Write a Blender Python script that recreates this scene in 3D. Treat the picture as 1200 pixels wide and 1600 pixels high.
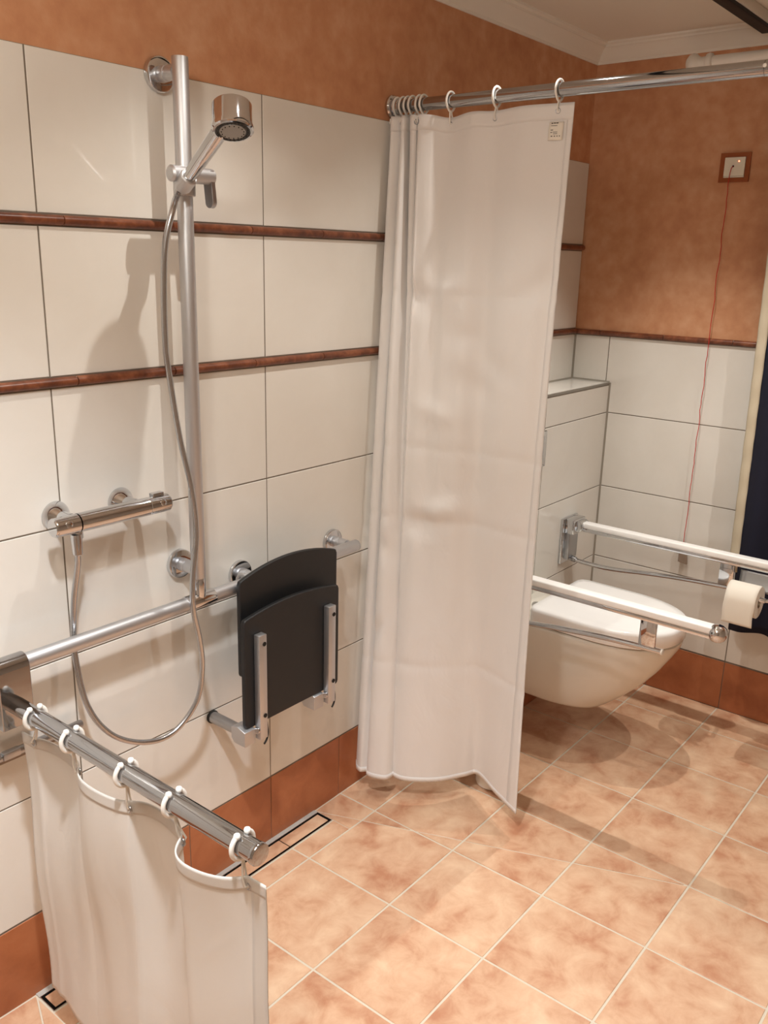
import bpy, bmesh, math, random
from mathutils import Vector, Matrix

random.seed(7)
S = bpy.context.scene
COL = S.collection
for o in list(bpy.data.objects):
    bpy.data.objects.remove(o)

# ------------------------------------------------------------------ camera, world, lights, exposure
CAM = Vector((-0.7261, -1.6624, 1.6743))
YAW, PIT, ROL, FPX = 0.6735, -0.2808, 0.0254, 1377.47
fw = Vector((math.cos(YAW)*math.cos(PIT), math.sin(YAW)*math.cos(PIT), math.sin(PIT)))
rt = Vector((math.sin(YAW), -math.cos(YAW), 0))
up = rt.cross(fw)
rt, up = rt*math.cos(ROL)+up*math.sin(ROL), up*math.cos(ROL)-rt*math.sin(ROL)
cd = bpy.data.cameras.new('camera')
cam = bpy.data.objects.new('camera', cd)
COL.objects.link(cam)
cam.matrix_world = Matrix(((rt.x, up.x, -fw.x, CAM.x), (rt.y, up.y, -fw.y, CAM.y), (rt.z, up.z, -fw.z, CAM.z), (0, 0, 0, 1)))
cd.sensor_fit = 'HORIZONTAL'
cd.sensor_width = 36
cd.lens = FPX/1200*36
cd.clip_start = 0.02
S.camera = cam

W = bpy.data.worlds.new('world')
S.world = W
W.use_nodes = True
W.node_tree.nodes['Background'].inputs[0].default_value = (1.0, 0.92, 0.82, 1)
W.node_tree.nodes['Background'].inputs[1].default_value = 0.04

WARM = (1.0, 0.955, 0.885)
def spot(x, y, power, deg, blend=0.35, z=2.41, col=WARM, soft=0.007):
    ld = bpy.data.lights.new('spot_or_fill', 'SPOT')
    ld.energy = power
    ld.color = col
    ld.spot_size = math.radians(deg)
    ld.spot_blend = blend
    ld.shadow_soft_size = soft
    lo = bpy.data.objects.new('spot_or_fill', ld)
    lo.location = (x, y, z)
    COL.objects.link(lo)
SPOTS = [(0.61, -0.50, 31, 108, 0.9), (-0.25, -0.95, 168, 108, 0.9, 2.41, (0.93, 0.965, 1.0), 0.05), (1.33, -0.50, 17, 100, 0.8), (1.93, -0.55, 50, 86, 0.7),  # second entry is an added fill for curtains, floor and lower wall
         (1.91, -1.40, 47, 100, 0.7)]
for sp in SPOTS:
    spot(*sp)
pl_ = bpy.data.lights.new('fill_light', 'POINT')     # added fill light to brighten the upper left plaster
pl_.energy = 22; pl_.color = WARM; pl_.shadow_soft_size = 0.09
po_ = bpy.data.objects.new('fill_light', pl_)
po_.location = (-0.60, -1.00, 2.25)
COL.objects.link(po_)
S.view_settings.view_transform = 'Standard'
S.view_settings.look = 'None'
S.view_settings.exposure = 0.0
S.view_settings.gamma = 1.0
S.view_settings.use_curve_mapping = False

# ------------------------------------------------------------------ materials
def srgb(r, g, b):
    f = lambda c: (c/255/12.92) if c <= 10 else ((c/255+0.055)/1.055)**2.4
    return (f(r), f(g), f(b), 1)

def mat(name, color, rough=0.5, metal=0.0, **kw):
    m = bpy.data.materials.new(name)
    m.use_nodes = True
    b = m.node_tree.nodes['Principled BSDF']
    b.inputs['Base Color'].default_value = color
    b.inputs['Roughness'].default_value = rough
    b.inputs['Metallic'].default_value = metal
    for k, v in kw.items():
        b.inputs[k.replace('_', ' ')].default_value = v
    return m

def mottled(name, stops, scale, rough, detail=6, bump=0.0, bscale=60, per_object=0.0, distortion=0.4, second=None):
    """several noise octaves on object coordinates mixed through a colour ramp"""
    m = mat(name, stops[0][1], rough)
    nt = m.node_tree
    N, L = nt.nodes, nt.links
    b = N['Principled BSDF']
    geo = N.new('ShaderNodeNewGeometry')
    vec = geo.outputs['Position']
    if per_object:
        oi = N.new('ShaderNodeObjectInfo')
        mul = N.new('ShaderNodeMath'); mul.operation = 'MULTIPLY'; mul.inputs[1].default_value = 37.0
        L.new(oi.outputs['Random'], mul.inputs[0])
        cmb = N.new('ShaderNodeCombineXYZ')
        L.new(mul.outputs[0], cmb.inputs[0]); L.new(mul.outputs[0], cmb.inputs[1])
        add = N.new('ShaderNodeVectorMath'); add.operation = 'ADD'
        L.new(vec, add.inputs[0]); L.new(cmb.outputs[0], add.inputs[1])
        vec = add.outputs[0]
    n1 = N.new('ShaderNodeTexNoise')
    n1.inputs['Scale'].default_value = scale
    n1.inputs['Detail'].default_value = detail
    n1.inputs['Roughness'].default_value = 0.62
    n1.inputs['Distortion'].default_value = distortion
    L.new(vec, n1.inputs['Vector'])
    fac = n1.outputs['Fac']
    if second:
        n3 = N.new('ShaderNodeTexNoise')
        n3.inputs['Scale'].default_value = second
        n3.inputs['Detail'].default_value = 5
        L.new(vec, n3.inputs['Vector'])
        mx = N.new('ShaderNodeMath'); mx.operation = 'MULTIPLY_ADD'
        mx.inputs[1].default_value = 0.45; 
        sc = N.new('ShaderNodeMath'); sc.operation = 'MULTIPLY'; sc.inputs[1].default_value = 0.55
        L.new(fac, sc.inputs[0]); L.new(n3.outputs['Fac'], mx.inputs[0]); L.new(sc.outputs[0], mx.inputs[2])
        fac = mx.outputs[0]
    cr = N.new('ShaderNodeValToRGB')
    while len(cr.color_ramp.elements) < len(stops):
        cr.color_ramp.elements.new(0.5)
    for e, (p, c) in zip(cr.color_ramp.elements, stops):
        e.position = p; e.color = c
    L.new(fac, cr.inputs[0])
    L.new(cr.outputs[0], b.inputs['Base Color'])
    if bump:
        n2 = N.new('ShaderNodeTexNoise')
        n2.inputs['Scale'].default_value = bscale
        n2.inputs['Detail'].default_value = 4
        L.new(vec, n2.inputs['Vector'])
        bp = N.new('ShaderNodeBump')
        bp.inputs['Strength'].default_value = bump
        bp.inputs['Distance'].default_value = 0.002
        L.new(n2.outputs['Fac'], bp.inputs['Height'])
        L.new(bp.outputs[0], b.inputs['Normal'])
    return m

M = {}
M['plaster'] = mottled('orange_sponged_plaster', [(0.32, srgb(186, 126, 90)), (0.50, srgb(203, 147, 108)), (0.66, srgb(214, 164, 128))], 3.2, 0.75, bump=0.35, bscale=70, second=22)
M['white_tile'] = mottled('glossy_white_tile', [(0.3, srgb(226, 222, 214)), (0.7, srgb(232, 229, 222))], 4, 0.07, bump=0.02, bscale=14)
M['grout_grey'] = mat('grey_brown_grout', srgb(120, 110, 98), 0.9)
M['terracotta'] = mottled('mottled_terracotta_tile', [(0.35, srgb(188, 132, 100)), (0.49, srgb(212, 170, 138)), (0.64, srgb(229, 196, 164))], 13, 0.42, detail=9, bump=0.12, bscale=55, per_object=1, second=6)
M['socle'] = mottled('dark_terracotta_skirting', [(0.30, srgb(150, 86, 54)), (0.5, srgb(174, 106, 68)), (0.72, srgb(194, 128, 88))], 9, 0.40, detail=9, bump=0.1, bscale=55, per_object=1, second=3.5)
M['grout_white'] = mat('pale_floor_grout', srgb(214, 204, 186), 0.9)
M['border'] = mottled('brown_glazed_border', [(0.30, srgb(84, 42, 25)), (0.5, srgb(116, 64, 40)), (0.70, srgb(150, 92, 62))], 26, 0.35, detail=5, per_object=1)
M['cream_paint'] = mat('cream_wall_paint', srgb(186, 176, 164), 0.8)
M['ceiling'] = mat('white_ceiling_paint', srgb(232, 224, 210), 0.85)
M['cornice'] = mat('white_cornice_plaster', srgb(236, 230, 218), 0.8)
M['chrome'] = mat('polished_chrome', (0.64, 0.655, 0.68, 1), 0.05, 1.0)
M['chrome_tube'] = mat('grey_chrome_tube', (0.44, 0.445, 0.46, 1), 0.09, 1.0)
M['satin'] = mat('satin_aluminium', (0.62, 0.63, 0.65, 1), 0.47, 1.0)
M['matt_metal'] = mat('matt_grey_metal', (0.46, 0.47, 0.49, 1), 0.32, 1.0)
M['hose'] = mat('grey_metal_hose', (0.52, 0.53, 0.55, 1), 0.26, 1.0)
M['trim_metal'] = mat('grey_edge_profile', srgb(150, 146, 138), 0.4, 0.6)
M['silicone'] = mat('grey_silicone', srgb(150, 144, 132), 0.55)
M['steel'] = mat('brushed_steel', (0.60, 0.60, 0.59, 1), 0.28, 1.0)
M['gap_shade'] = mat('black_gap_shade', srgb(10, 9, 8), 0.8, Specular_IOR_Level=0.1)  # black that stands for the shade inside the drain gap
M['flange'] = mat('pale_grey_flange', srgb(186, 184, 178), 0.5)
M['black_plastic'] = mat('charcoal_plastic', srgb(27, 27, 28), 0.5)
M['rubber'] = mat('black_rubber', srgb(20, 19, 18), 0.6)
M['ceramic'] = mat('white_sanitary_ceramic', srgb(232, 226, 214), 0.09)
M['lid'] = mat('white_toilet_lid', srgb(250, 250, 249), 0.14)
M['white_plastic'] = mat('white_plastic', srgb(240, 236, 228), 0.35)
M['white_rail'] = mat('white_grip_plastic', srgb(250, 249, 247), 0.3)
M['navy'] = mat('navy_cloth', srgb(16, 18, 40), 0.9)
M['cream'] = mat('cream_cloth', srgb(206, 194, 170), 0.85)
M['paper'] = mat('white_paper', srgb(240, 234, 222), 0.9)
M['card'] = mat('grey_cardboard', srgb(170, 150, 125), 0.9)
M['frame_brown'] = mat('brown_switch_frame', srgb(150, 76, 24), 0.45)
M['switch'] = mat('white_switch_plastic', srgb(236, 230, 214), 0.4)
M['cord'] = mat('red_cord', srgb(196, 40, 30), 0.7)
M['pull'] = mat('grey_pull_handle', srgb(150, 132, 116), 0.5)
M['black_gloss'] = mat('black_lacquer', srgb(9, 9, 16), 0.45, Specular_IOR_Level=0.15)
M['print'] = mat('grey_print', srgb(96, 90, 84), 0.9)
M['nozzle'] = mat('dark_nozzle_rubber', srgb(52, 50, 48), 0.5)
M['spray_face'] = mat('grey_spray_face', srgb(150, 148, 144), 0.35)
M['led'] = mat('red_indicator', srgb(255, 90, 60), 0.5)
M['led'].node_tree.nodes['Principled BSDF'].inputs['Emission Color'].default_value = (1, 0.16, 0.08, 1)
M['led'].node_tree.nodes['Principled BSDF'].inputs['Emission Strength'].default_value = 6.0

def cloth(name, col, transl, bump=0.42, trans=0.0):
    m = bpy.data.materials.new(name)
    m.use_nodes = True
    nt = m.node_tree; N, L = nt.nodes, nt.links
    b = N['Principled BSDF']
    b.inputs['Base Color'].default_value = col
    b.inputs['Roughness'].default_value = 0.55
    b.inputs['Sheen Weight'].default_value = 0.15
    out = N['Material Output']
    geo = N.new('ShaderNodeNewGeometry')
    mp = N.new('ShaderNodeMapping'); mp.inputs['Scale'].default_value = (9, 9, 5)
    n = N.new('ShaderNodeTexNoise'); n.inputs['Scale'].default_value = 1.0; n.inputs['Detail'].default_value = 3; n.inputs['Distortion'].default_value = 1.2
    L.new(geo.outputs['Position'], mp.inputs['Vector']); L.new(mp.outputs[0], n.inputs['Vector'])
    bp = N.new('ShaderNodeBump'); bp.inputs['Strength'].default_value = bump; bp.inputs['Distance'].default_value = 0.012
    L.new(n.outputs['Fac'], bp.inputs['Height']); L.new(bp.outputs[0], b.inputs['Normal'])
    tr = N.new('ShaderNodeBsdfTranslucent'); tr.inputs[0].default_value = col
    mx = N.new('ShaderNodeMixShader'); mx.inputs[0].default_value = transl
    L.new(b.outputs[0], mx.inputs[1]); L.new(tr.outputs[0], mx.inputs[2])
    last = mx.outputs[0]
    if trans:
        tp = N.new('ShaderNodeBsdfTransparent')
        m2 = N.new('ShaderNodeMixShader'); m2.inputs[0].default_value = trans
        L.new(last, m2.inputs[1]); L.new(tp.outputs[0], m2.inputs[2]); last = m2.outputs[0]
    L.new(last, out.inputs['Surface'])
    return m
M['curtain'] = cloth('white_curtain_cloth', srgb(244, 241, 238), 0.12)
M['curtain_low'] = cloth('white_splash_curtain_cloth', srgb(243, 239, 233), 0.30, 0.25, 0.04)

# ------------------------------------------------------------------ mesh helpers (everything in world coordinates)
class Mesh:
    def __init__(self):
        self.v = []; self.f = []
    def add(self, vs, fs):
        o = len(self.v)
        self.v += [Vector(p) for p in vs]
        self.f += [tuple(i+o for i in f) for f in fs]
        return self
    def box(self, a, b, bev=0.0, rot=None, seg=2):
        a, b = Vector(a), Vector(b)
        bm = bmesh.new()
        bmesh.ops.create_cube(bm, size=1)
        d = b-a; c = (a+b)/2
        for v in bm.verts:
            v.co = Vector((v.co.x*d.x, v.co.y*d.y, v.co.z*d.z))
        if bev:
            bmesh.ops.bevel(bm, geom=list(bm.edges), offset=bev, segments=seg, affect='EDGES', profile=0.5)
        for v in bm.verts:
            v.co = (rot @ v.co if rot else v.co) + c
        return self.bm(bm)
    def bm(self, bm):
        bm.verts.index_update()
        self.add([v.co.copy() for v in bm.verts], [[v.index for v in f.verts] for f in bm.faces])
        bm.free()
        return self
    def lathe(self, prof, origin, axis, n=24):
        """profile of (radius, height along axis)"""
        axis = Vector(axis).normalized(); origin = Vector(origin)
        ref = Vector((0, 0, 1)) if abs(axis.z) < 0.9 else Vector((1, 0, 0))
        e1 = axis.cross(ref).normalized(); e2 = axis.cross(e1)
        vs, fs = [], []
        for r, h in prof:
            for k in range(n):
                t = 2*math.pi*k/n
                vs.append(origin+axis*h+(e1*math.cos(t)+e2*math.sin(t))*r)
        for i in range(len(prof)-1):
            for k in range(n):
                k2 = (k+1) % n
                fs.append((i*n+k, i*n+k2, (i+1)*n+k2, (i+1)*n+k))
        fs.append(tuple(reversed(range(n))))
        fs.append(tuple(range((len(prof)-1)*n, len(prof)*n)))
        return self.add(vs, fs)
    def cyl(self, p, q, r, n=24, bev=0.0):
        p, q = Vector(p), Vector(q)
        h = (q-p).length
        if bev:
            prof = [(r-bev, 0), (r-bev*0.3, bev*0.3), (r, bev), (r, h-bev), (r-bev*0.3, h-bev*0.3), (r-bev, h)]
        else:
            prof = [(r, 0), (r, h)]
        return self.lathe(prof, p, q-p, n)
    def tube(self, pts, r, n=12, closed=False, caps=True):
        pts = [Vector(p) for p in pts]
        m = len(pts)
        rr = r if isinstance(r, (list, tuple)) else [r]*m
        tan = []
        for i in range(m):
            a = pts[(i-1) % m] if (closed or i > 0) else pts[0]
            b = pts[(i+1) % m] if (closed or i < m-1) else pts[-1]
            tan.append((b-a).normalized())
        t0 = tan[0]
        ref = Vector((0, 0, 1)) if abs(t0.z) < 0.9 else Vector((1, 0, 0))
        nrm = t0.cross(ref).normalized()
        vs, fs = [], []
        for i in range(m):
            nrm = (nrm-tan[i]*nrm.dot(tan[i])).normalized()
            bn = tan[i].cross(nrm)
            for k in range(n):
                t = 2*math.pi*k/n
                vs.append(pts[i]+(nrm*math.cos(t)+bn*math.sin(t))*rr[i])
        for i in range(m if closed else m-1):
            j = (i+1) % m
            for k in range(n):
                k2 = (k+1) % n
                fs.append((i*n+k, i*n+k2, j*n+k2, j*n+k))
        if caps and not closed:
            fs.append(tuple(reversed(range(n)))); fs.append(tuple(range((m-1)*n, m*n)))
        return self.add(vs, fs)
    def loft(self, rings, cap0=True, cap1=True):
        n = len(rings[0]); vs = [p for r in rings for p in r]; fs = []
        for i in range(len(rings)-1):
            for k in range(n):
                k2 = (k+1) % n
                fs.append((i*n+k, i*n+k2, (i+1)*n+k2, (i+1)*n+k))
        if cap0: fs.append(tuple(reversed(range(n))))
        if cap1: fs.append(tuple(range((len(rings)-1)*n, len(rings)*n)))
        return self.add(vs, fs)
    def grid(self, P):
        """rows of points"""
        n = len(P[0]); fs = []
        for i in range(len(P)-1):
            for k in range(n-1):
                fs.append((i*n+k, i*n+k+1, (i+1)*n+k+1, (i+1)*n+k))
        return self.add([p for r in P for p in r], fs)
    def prism(self, poly, d):
        """planar polygon (3D points) pushed by the vector d"""
        d = Vector(d); n = len(poly)
        poly = [Vector(p) for p in poly]
        fs = [tuple(range(n)), tuple(reversed(range(n, 2*n)))]
        for k in range(n):
            k2 = (k+1) % n
            fs.append((k, k+n, k2+n, k2))
        return self.add(poly+[p+d for p in poly], fs)

BASE = {}
def link(name, mesh, material, parent=None, origin=None, angle=35, smooth=True, solid=0.0, bevel=0.0):
    org = Vector(origin) if origin is not None else (BASE[parent.name] if parent else None)
    if org is None:
        xs = [v for v in mesh.v]
        org = Vector((sum(v.x for v in xs)/len(xs), sum(v.y for v in xs)/len(xs), min(v.z for v in xs)))
    me = bpy.data.meshes.new(name)
    me.from_pydata([v-org for v in mesh.v], [], mesh.f)
    bm = bmesh.new(); bm.from_mesh(me)
    bmesh.ops.recalc_face_normals(bm, faces=list(bm.faces))
    bm.to_mesh(me); bm.free()
    if smooth:
        for p in me.polygons: p.use_smooth = True
        me.set_sharp_from_angle(angle=math.radians(angle))
    me.materials.append(M[material])
    o = bpy.data.objects.new(name, me)
    COL.objects.link(o)
    if parent:
        o.parent = parent
        o.location = org-BASE[parent.name]
    else:
        o.location = org
    BASE[o.name] = org
    if bevel:
        md = o.modifiers.new('bevel', 'BEVEL'); md.width = bevel; md.segments = 2; md.limit_method = 'ANGLE'
    if solid:
        md = o.modifiers.new('thickness', 'SOLIDIFY'); md.thickness = solid; md.offset = 0
    return o

def thing(name, label, cat, loc, group=None):
    o = bpy.data.objects.new(name, None)
    COL.objects.link(o)
    o.location = loc
    o.empty_display_size = 0.05
    BASE[o.name] = Vector(loc)
    o['label'] = label; o['category'] = cat
    if group: o['group'] = group
    return o
def tag(o, label, cat, group=None):
    o['label'] = label; o['category'] = cat
    if group: o['group'] = group
    return o
def struct(o):
    o['kind'] = 'structure'
    return o
def catmull(P, n):
    """smooth interpolation of tuples P, n samples, uniform parameter"""
    m = len(P); out = []
    P = [Vector(p) for p in P]
    for i in range(n):
        t = i/(n-1)*(m-1)
        k = min(int(t), m-2); u = t-k
        a, b, c, d = P[max(k-1, 0)], P[k], P[k+1], P[min(k+2, m-1)]
        out.append(0.5*((2*b)+(c-a)*u+(2*a-5*b+4*c-d)*u*u+(3*b-a-3*c+d)*u**3))
    return out
def arc(cx, cz, r, a0, a1, n):
    return [(cx+r*math.cos(a0+(a1-a0)*k/(n-1)), cz+r*math.sin(a0+(a1-a0)*k/(n-1))) for k in range(n)]

# ------------------------------------------------------------------ room shell
XC, XL, YF, ZC = 2.5593, -1.85, -2.75, 2.44
ZS, Z5, Z4, Z3, ZB2, ZB1, ZT = 0.2014, 0.503, 0.803, 1.103, 1.411, 1.730, 2.039
BH = 0.011          # half height of the brown border strips
G = 0.0032          # wall joint width
JX, TW = 0.253, 0.602

wl = struct(link('wall_left', Mesh().box((XL-0.1, 0.0022, -0.05), (XC+0.1, 0.12, ZC+0.03)), 'plaster', origin=(0, 0.06, 0)))
wb = struct(link('wall_back', Mesh().box((XC+0.0022, YF-0.1, -0.05), (XC+0.12, 0.0022, ZC+0.03)), 'plaster', origin=(XC+0.06, -1, 0)))
wr = struct(link('wall_right', Mesh().box((XL-0.1, YF-0.12, -0.05), (XC+0.1, YF, ZC+0.03)), 'cream_paint', origin=(0, YF-0.06, 0)))
wf = struct(link('wall_front', Mesh().box((XL-0.12, YF, -0.05), (XL, 0.0022, ZC+0.03)), 'cream_paint', origin=(XL-0.06, -1, 0)))
ceil = struct(link('ceiling', Mesh().box((XL-0.1, YF-0.1, ZC), (XC+0.1, 0.1, ZC+0.1)), 'ceiling', origin=(0.3, -1.3, ZC)))

# recessed downlights of the ceiling, one per spot; the second only marks the added fill
M['lens'] = mat('frosted_lamp_lens', srgb(250, 244, 232), 0.4)
M['lens'].node_tree.nodes['Principled BSDF'].inputs['Emission Color'].default_value = (1, 0.93, 0.82, 1)
M['lens'].node_tree.nodes['Principled BSDF'].inputs['Emission Strength'].default_value = 4.0
for sp in SPOTS:
    d_ = link('downlight', Mesh().lathe([(0.030, 0), (0.041, 0.0), (0.042, 0.003), (0.040, 0.006), (0.031, 0.006)], (sp[0], sp[1], ZC), (0, 0, -1), 32), 'chrome', ceil)
    link('lens', Mesh().lathe([(0.0295, 0), (0.0295, 0.003), (0.004, 0.004)], (sp[0], sp[1], ZC), (0, 0, -1), 28), 'lens', d_)

# cornice: a moulded profile along each wall
PROF = [(0.0, 0.0), (0.006, 0.0), (0.008, 0.008), (0.014, 0.012), (0.022, 0.022), (0.034, 0.036), (0.050, 0.046), (0.054, 0.046), (0.056, 0.052), (0.066, 0.056), (0.068, 0.0615), (0.0, 0.0615)]
def cornice(name, a, b, n0):
    a, b, n0 = Vector(a), Vector(b), Vector(n0)
    d = (b-a).normalized()
    r1 = [a+n0*p+Vector((0, 0, q))+d*p for p, q in PROF]
    r2 = [b+n0*p+Vector((0, 0, q))-d*p for p, q in PROF]
    struct(link(name, Mesh().loft([r1, r2]), 'cornice', angle=25))
ZK = 2.3785
cornice('trim_1', (XL, 0.0022, ZK), (XC+0.0022, 0.0022, ZK), (0, -1, 0))
cornice('trim_2', (XC+0.0022, 0.0022, ZK), (XC+0.0022, YF, ZK), (-1, 0, 0))

def tile_mesh(w, h, t=0.0065, c=0.0012):
    """tile in its own frame: face centre at origin, face normal -Y, width X, height Z; chamfered rim"""
    m = Mesh()
    def ring(y, i):
        return [Vector((-w/2+i, y, -h/2+i)), Vector((w/2-i, y, -h/2+i)), Vector((w/2-i, y, h/2-i)), Vector((-w/2+i, y, h/2-i))]
    m.loft([ring(t, 0), ring(c, 0), ring(c*0.3, c*0.4), ring(0, c*1.1)])
    return m
TILE_CACHE = {}
def put_tile(parent, kind, centre, w, h, rotz=0.0, material='white_tile', tilt=0.0012, name='tile', rotx=0.0):
    key = (round(w, 3), round(h, 3), material)
    if key not in TILE_CACHE:
        m = tile_mesh(w, h)
        me = bpy.data.meshes.new(name)
        me.from_pydata(m.v, [], m.f)
        bm = bmesh.new(); bm.from_mesh(me); bmesh.ops.recalc_face_normals(bm, faces=list(bm.faces)); bm.to_mesh(me); bm.free()
        me.materials.append(M[material])
        TILE_CACHE[key] = me
    o = bpy.data.objects.new(name, TILE_CACHE[key])
    COL.objects.link(o)
    o.parent = parent
    o.location = Vector(centre)-BASE[parent.name]
    o.rotation_euler = (rotx+random.uniform(-tilt, tilt), 0, rotz+random.uniform(-tilt, tilt))
    return o

ROWS = [(ZS, Z5), (Z5, Z4), (Z4, Z3), (Z3, ZB2-BH), (ZB2+BH, ZB1-BH), (ZB1+BH, ZT)]
# grout bed behind the tiles of the left wall
link('grout', Mesh().box((XL, 0.0012, 0), (XC, 0.006, ZT-0.001)), 'grout_grey', wl)
edges = [x for x in (JX+TW*k for k in range(-4, 6)) if XL < x < XC]
edges = [XL]+edges+[XC]
for z0, z1 in ROWS:
    for a, b in zip(edges, edges[1:]):
        put_tile(wl, 'tile', ((a+b)/2, 0.0, (z0+z1)/2), b-a-G, z1-z0-G)

def border_piece(parent, p, q, n0):
    """half-round glazed strip from p to q standing proud along n0"""
    p, q, n0 = Vector(p), Vector(q), Vector(n0)
    prof = [(-0.003, -BH+0.001)]+[(0.0125*math.cos(a), (BH-0.001)*math.sin(a)) for a in [math.radians(d) for d in range(-90, 91, 18)]]+[(-0.003, BH-0.001)]
    r1 = [p+n0*a+Vector((0, 0, b)) for a, b in prof]
    r2 = [q+n0*a+Vector((0, 0, b)) for a, b in prof]
    link('border_tile', Mesh().loft([r1, r2]), 'border', parent, origin=p, angle=40)
def border_run(parent, z, joints, lo, hi, axis):
    e = [lo]+[j for j in joints if lo+0.01 < j < hi-0.01]+[hi]
    for a, b in zip(e, e[1:]):
        g = 0.0012
        if axis == 'x': border_piece(parent, (a+g, 0, z), (b-g, 0, z), (0, -1, 0))
        else: border_piece(parent, (XC, a+g, z), (XC, b-g, z), (-1, 0, 0))
border_run(wl, ZB1, [0.3047+0.2515*k for k in range(-8, 10)], XL, XC, 'x')
border_run(wl, ZB2, [0.3101+0.2515*k for k in range(-8, 10)], XL, XC, 'x')
GM = Mesh().box((XL, -0.004, ZB1-BH+0.002), (XC, 0.003, ZB1+BH-0.002)).box((XL, -0.004, ZB2-BH+0.002), (XC, 0.003, ZB2+BH-0.002))
link('border_grout', GM, 'grout_white', wl)

# back wall: tiles to the brown border only
link('grout', Mesh().box((XC+0.0012, YF, 0), (XC+0.006, 0, ZB2)), 'grout_grey', wb)
yb = [-0.1494-TW*k for k in range(0, 5)]
yb = [0.0]+[y for y in yb if y > YF]+[YF]
for z0, z1 in ROWS[:4]:
    for a, b in zip(yb, yb[1:]):
        put_tile(wb, 'tile', (XC, (a+b)/2, (z0+z1)/2), a-b-G, z1-z0-G, rotz=-math.pi/2)
border_run(wb, ZB2, sorted([-0.1104-0.2575*k for k in range(0, 11)]), YF, -0.0, 'y')
link('border_grout', Mesh().box((XC-0.004, YF, ZB2-BH+0.002), (XC+0.003, 0, ZB2+BH-0.002)), 'grout_white', wb)
link('corner_silicone', Mesh().prism([(XC-0.006, 0, 0), (XC, 0, 0), (XC, -0.006, 0)], (0, 0, ZB2-BH)), 'silicone', wl)

# terracotta skirting rows
bl = struct(link('baseboard_left', Mesh().box((XL, 0.0008, -0.03), (XC, 0.0012, ZS-0.002)), 'grout_grey'))
sx = [0.2531+0.301*k for k in range(-7, 8)]
sx = [XL]+[x for x in sx if XL < x < XC]+[XC]
for a, b in zip(sx, sx[1:]):
    put_tile(bl, 'tile', ((a+b)/2, -0.001, (ZS-0.014)/2-0.002), b-a-0.0025, ZS+0.012, material='socle', tilt=0.0006)
bb = struct(link('baseboard_back', Mesh().box((XC+0.0008, YF, -0.02), (XC+0.0012, 0, ZS-0.002)), 'grout_grey'))
sy = [-0.1494-0.301*k for k in range(0, 9)]
sy = [0.0]+[y for y in sy if y > YF]+[YF]
for a, b in zip(sy, sy[1:]):
    put_tile(bb, 'tile', (XC-0.001, (a+b)/2, ZS/2-0.002), a-b-0.0025, ZS-0.005, rotz=-math.pi/2, material='socle', tilt=0.0006)

# ------------------------------------------------------------------ floor: tiles on a grid, the shower area cut and sunk towards the drain
U0, V0, FS = 0.5633, 0.149, 0.2991
DX0, DX1, DY0, DY1 = 0.0909, 1.0381, -0.018, -0.076     # the linear drain
CR = (U0+3*FS, -(V0+3*FS))                               # far right end of the crease
CLx = DX0-(CR[0]-DX1)
DEPTH = 0.011
def zf(x, y):
    a = abs(y)/abs(CR[1])
    if x > DX1: a = max(a, (x-DX1)/(CR[0]-DX1))
    if x < DX0: a = max(a, (DX0-x)/(DX0-CLx))
    return -DEPTH*max(0.0, 1-a)
def clip(poly, n, c):
    """keep the side n.p <= c of a 2-D polygon"""
    out = []
    for i, p in enumerate(poly):
        q = poly[(i+1) % len(poly)]
        dp, dq = n[0]*p[0]+n[1]*p[1]-c, n[0]*q[0]+n[1]*q[1]-c
        if dp <= 0: out.append(p)
        if dp*dq < 0:
            t = dp/(dp-dq)
            out.append((p[0]+(q[0]-p[0])*t, p[1]+(q[1]-p[1])*t))
    return out
def area(poly):
    return abs(sum(p[0]*q[1]-q[0]*p[1] for p, q in zip(poly, poly[1:]+poly[:1])))/2
fl = struct(link('floor', Mesh().box((XL-0.1, YF-0.1, -0.12), (XC+0.1, 0.1, -0.022)), 'grout_white', origin=(0.3, -1.3, -0.022)))
# grout bed follows the sunk floor 1.5 mm below the tile faces
NX, NY = 60, 40
P = []
for j in range(NY+1):
    row = []
    for i in range(NX+1):
        x = XL+(XC-XL)*i/NX; y = YF*j/NY
        row.append(Vector((x, y, zf(x, y)-0.0018)))
    P.append(row)
def inset_lines(p):
    return p
GB = 0.0030
hg = 0.0019
def crease(a, b):
    n = Vector((b[1]-a[1], -(b[0]-a[0]))); n.normalize()
    return (n.x, n.y), n.x*a[0]+n.y*a[1]
nR, cR = crease((DX1, DY1*0.0), CR)
nL, cL = crease((DX0, DY1*0.0), (CLx, CR[1]))
def neg(n): return (-n[0], -n[1])
def cut(polys, n, c, g):
    out = []
    for p in polys:
        for nn, cc in ((n, c-g), (neg(n), -c-g)):
            r = clip(p, nn, cc)
            if len(r) > 2 and area(r) > 2e-5: out.append(r)
    return out
def floor_tile(poly):
    top = [Vector((x, y, zf(x, y))) for x, y in poly]
    c = sum((p for p in top), Vector())/len(top)
    ins = [p+(c-p).normalized()*0.0016 for p in top]
    low = [p-Vector((0, 0, 0.0010)) for p in top]
    bot = [p-Vector((0, 0, 0.0065)) for p in top]
    link('tile', Mesh().loft([bot, low, ins]), 'terracotta', fl, origin=c, smooth=False)
xs = [U0+FS*j for j in range(-9, 8)]
xs = [XL]+[x for x in xs if XL < x < XC-0.02]+[XC]
ys = [0.0]+[-(V0+FS*i) for i in range(0, 9) if V0+FS*i < -YF-0.02]+[YF]
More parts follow.
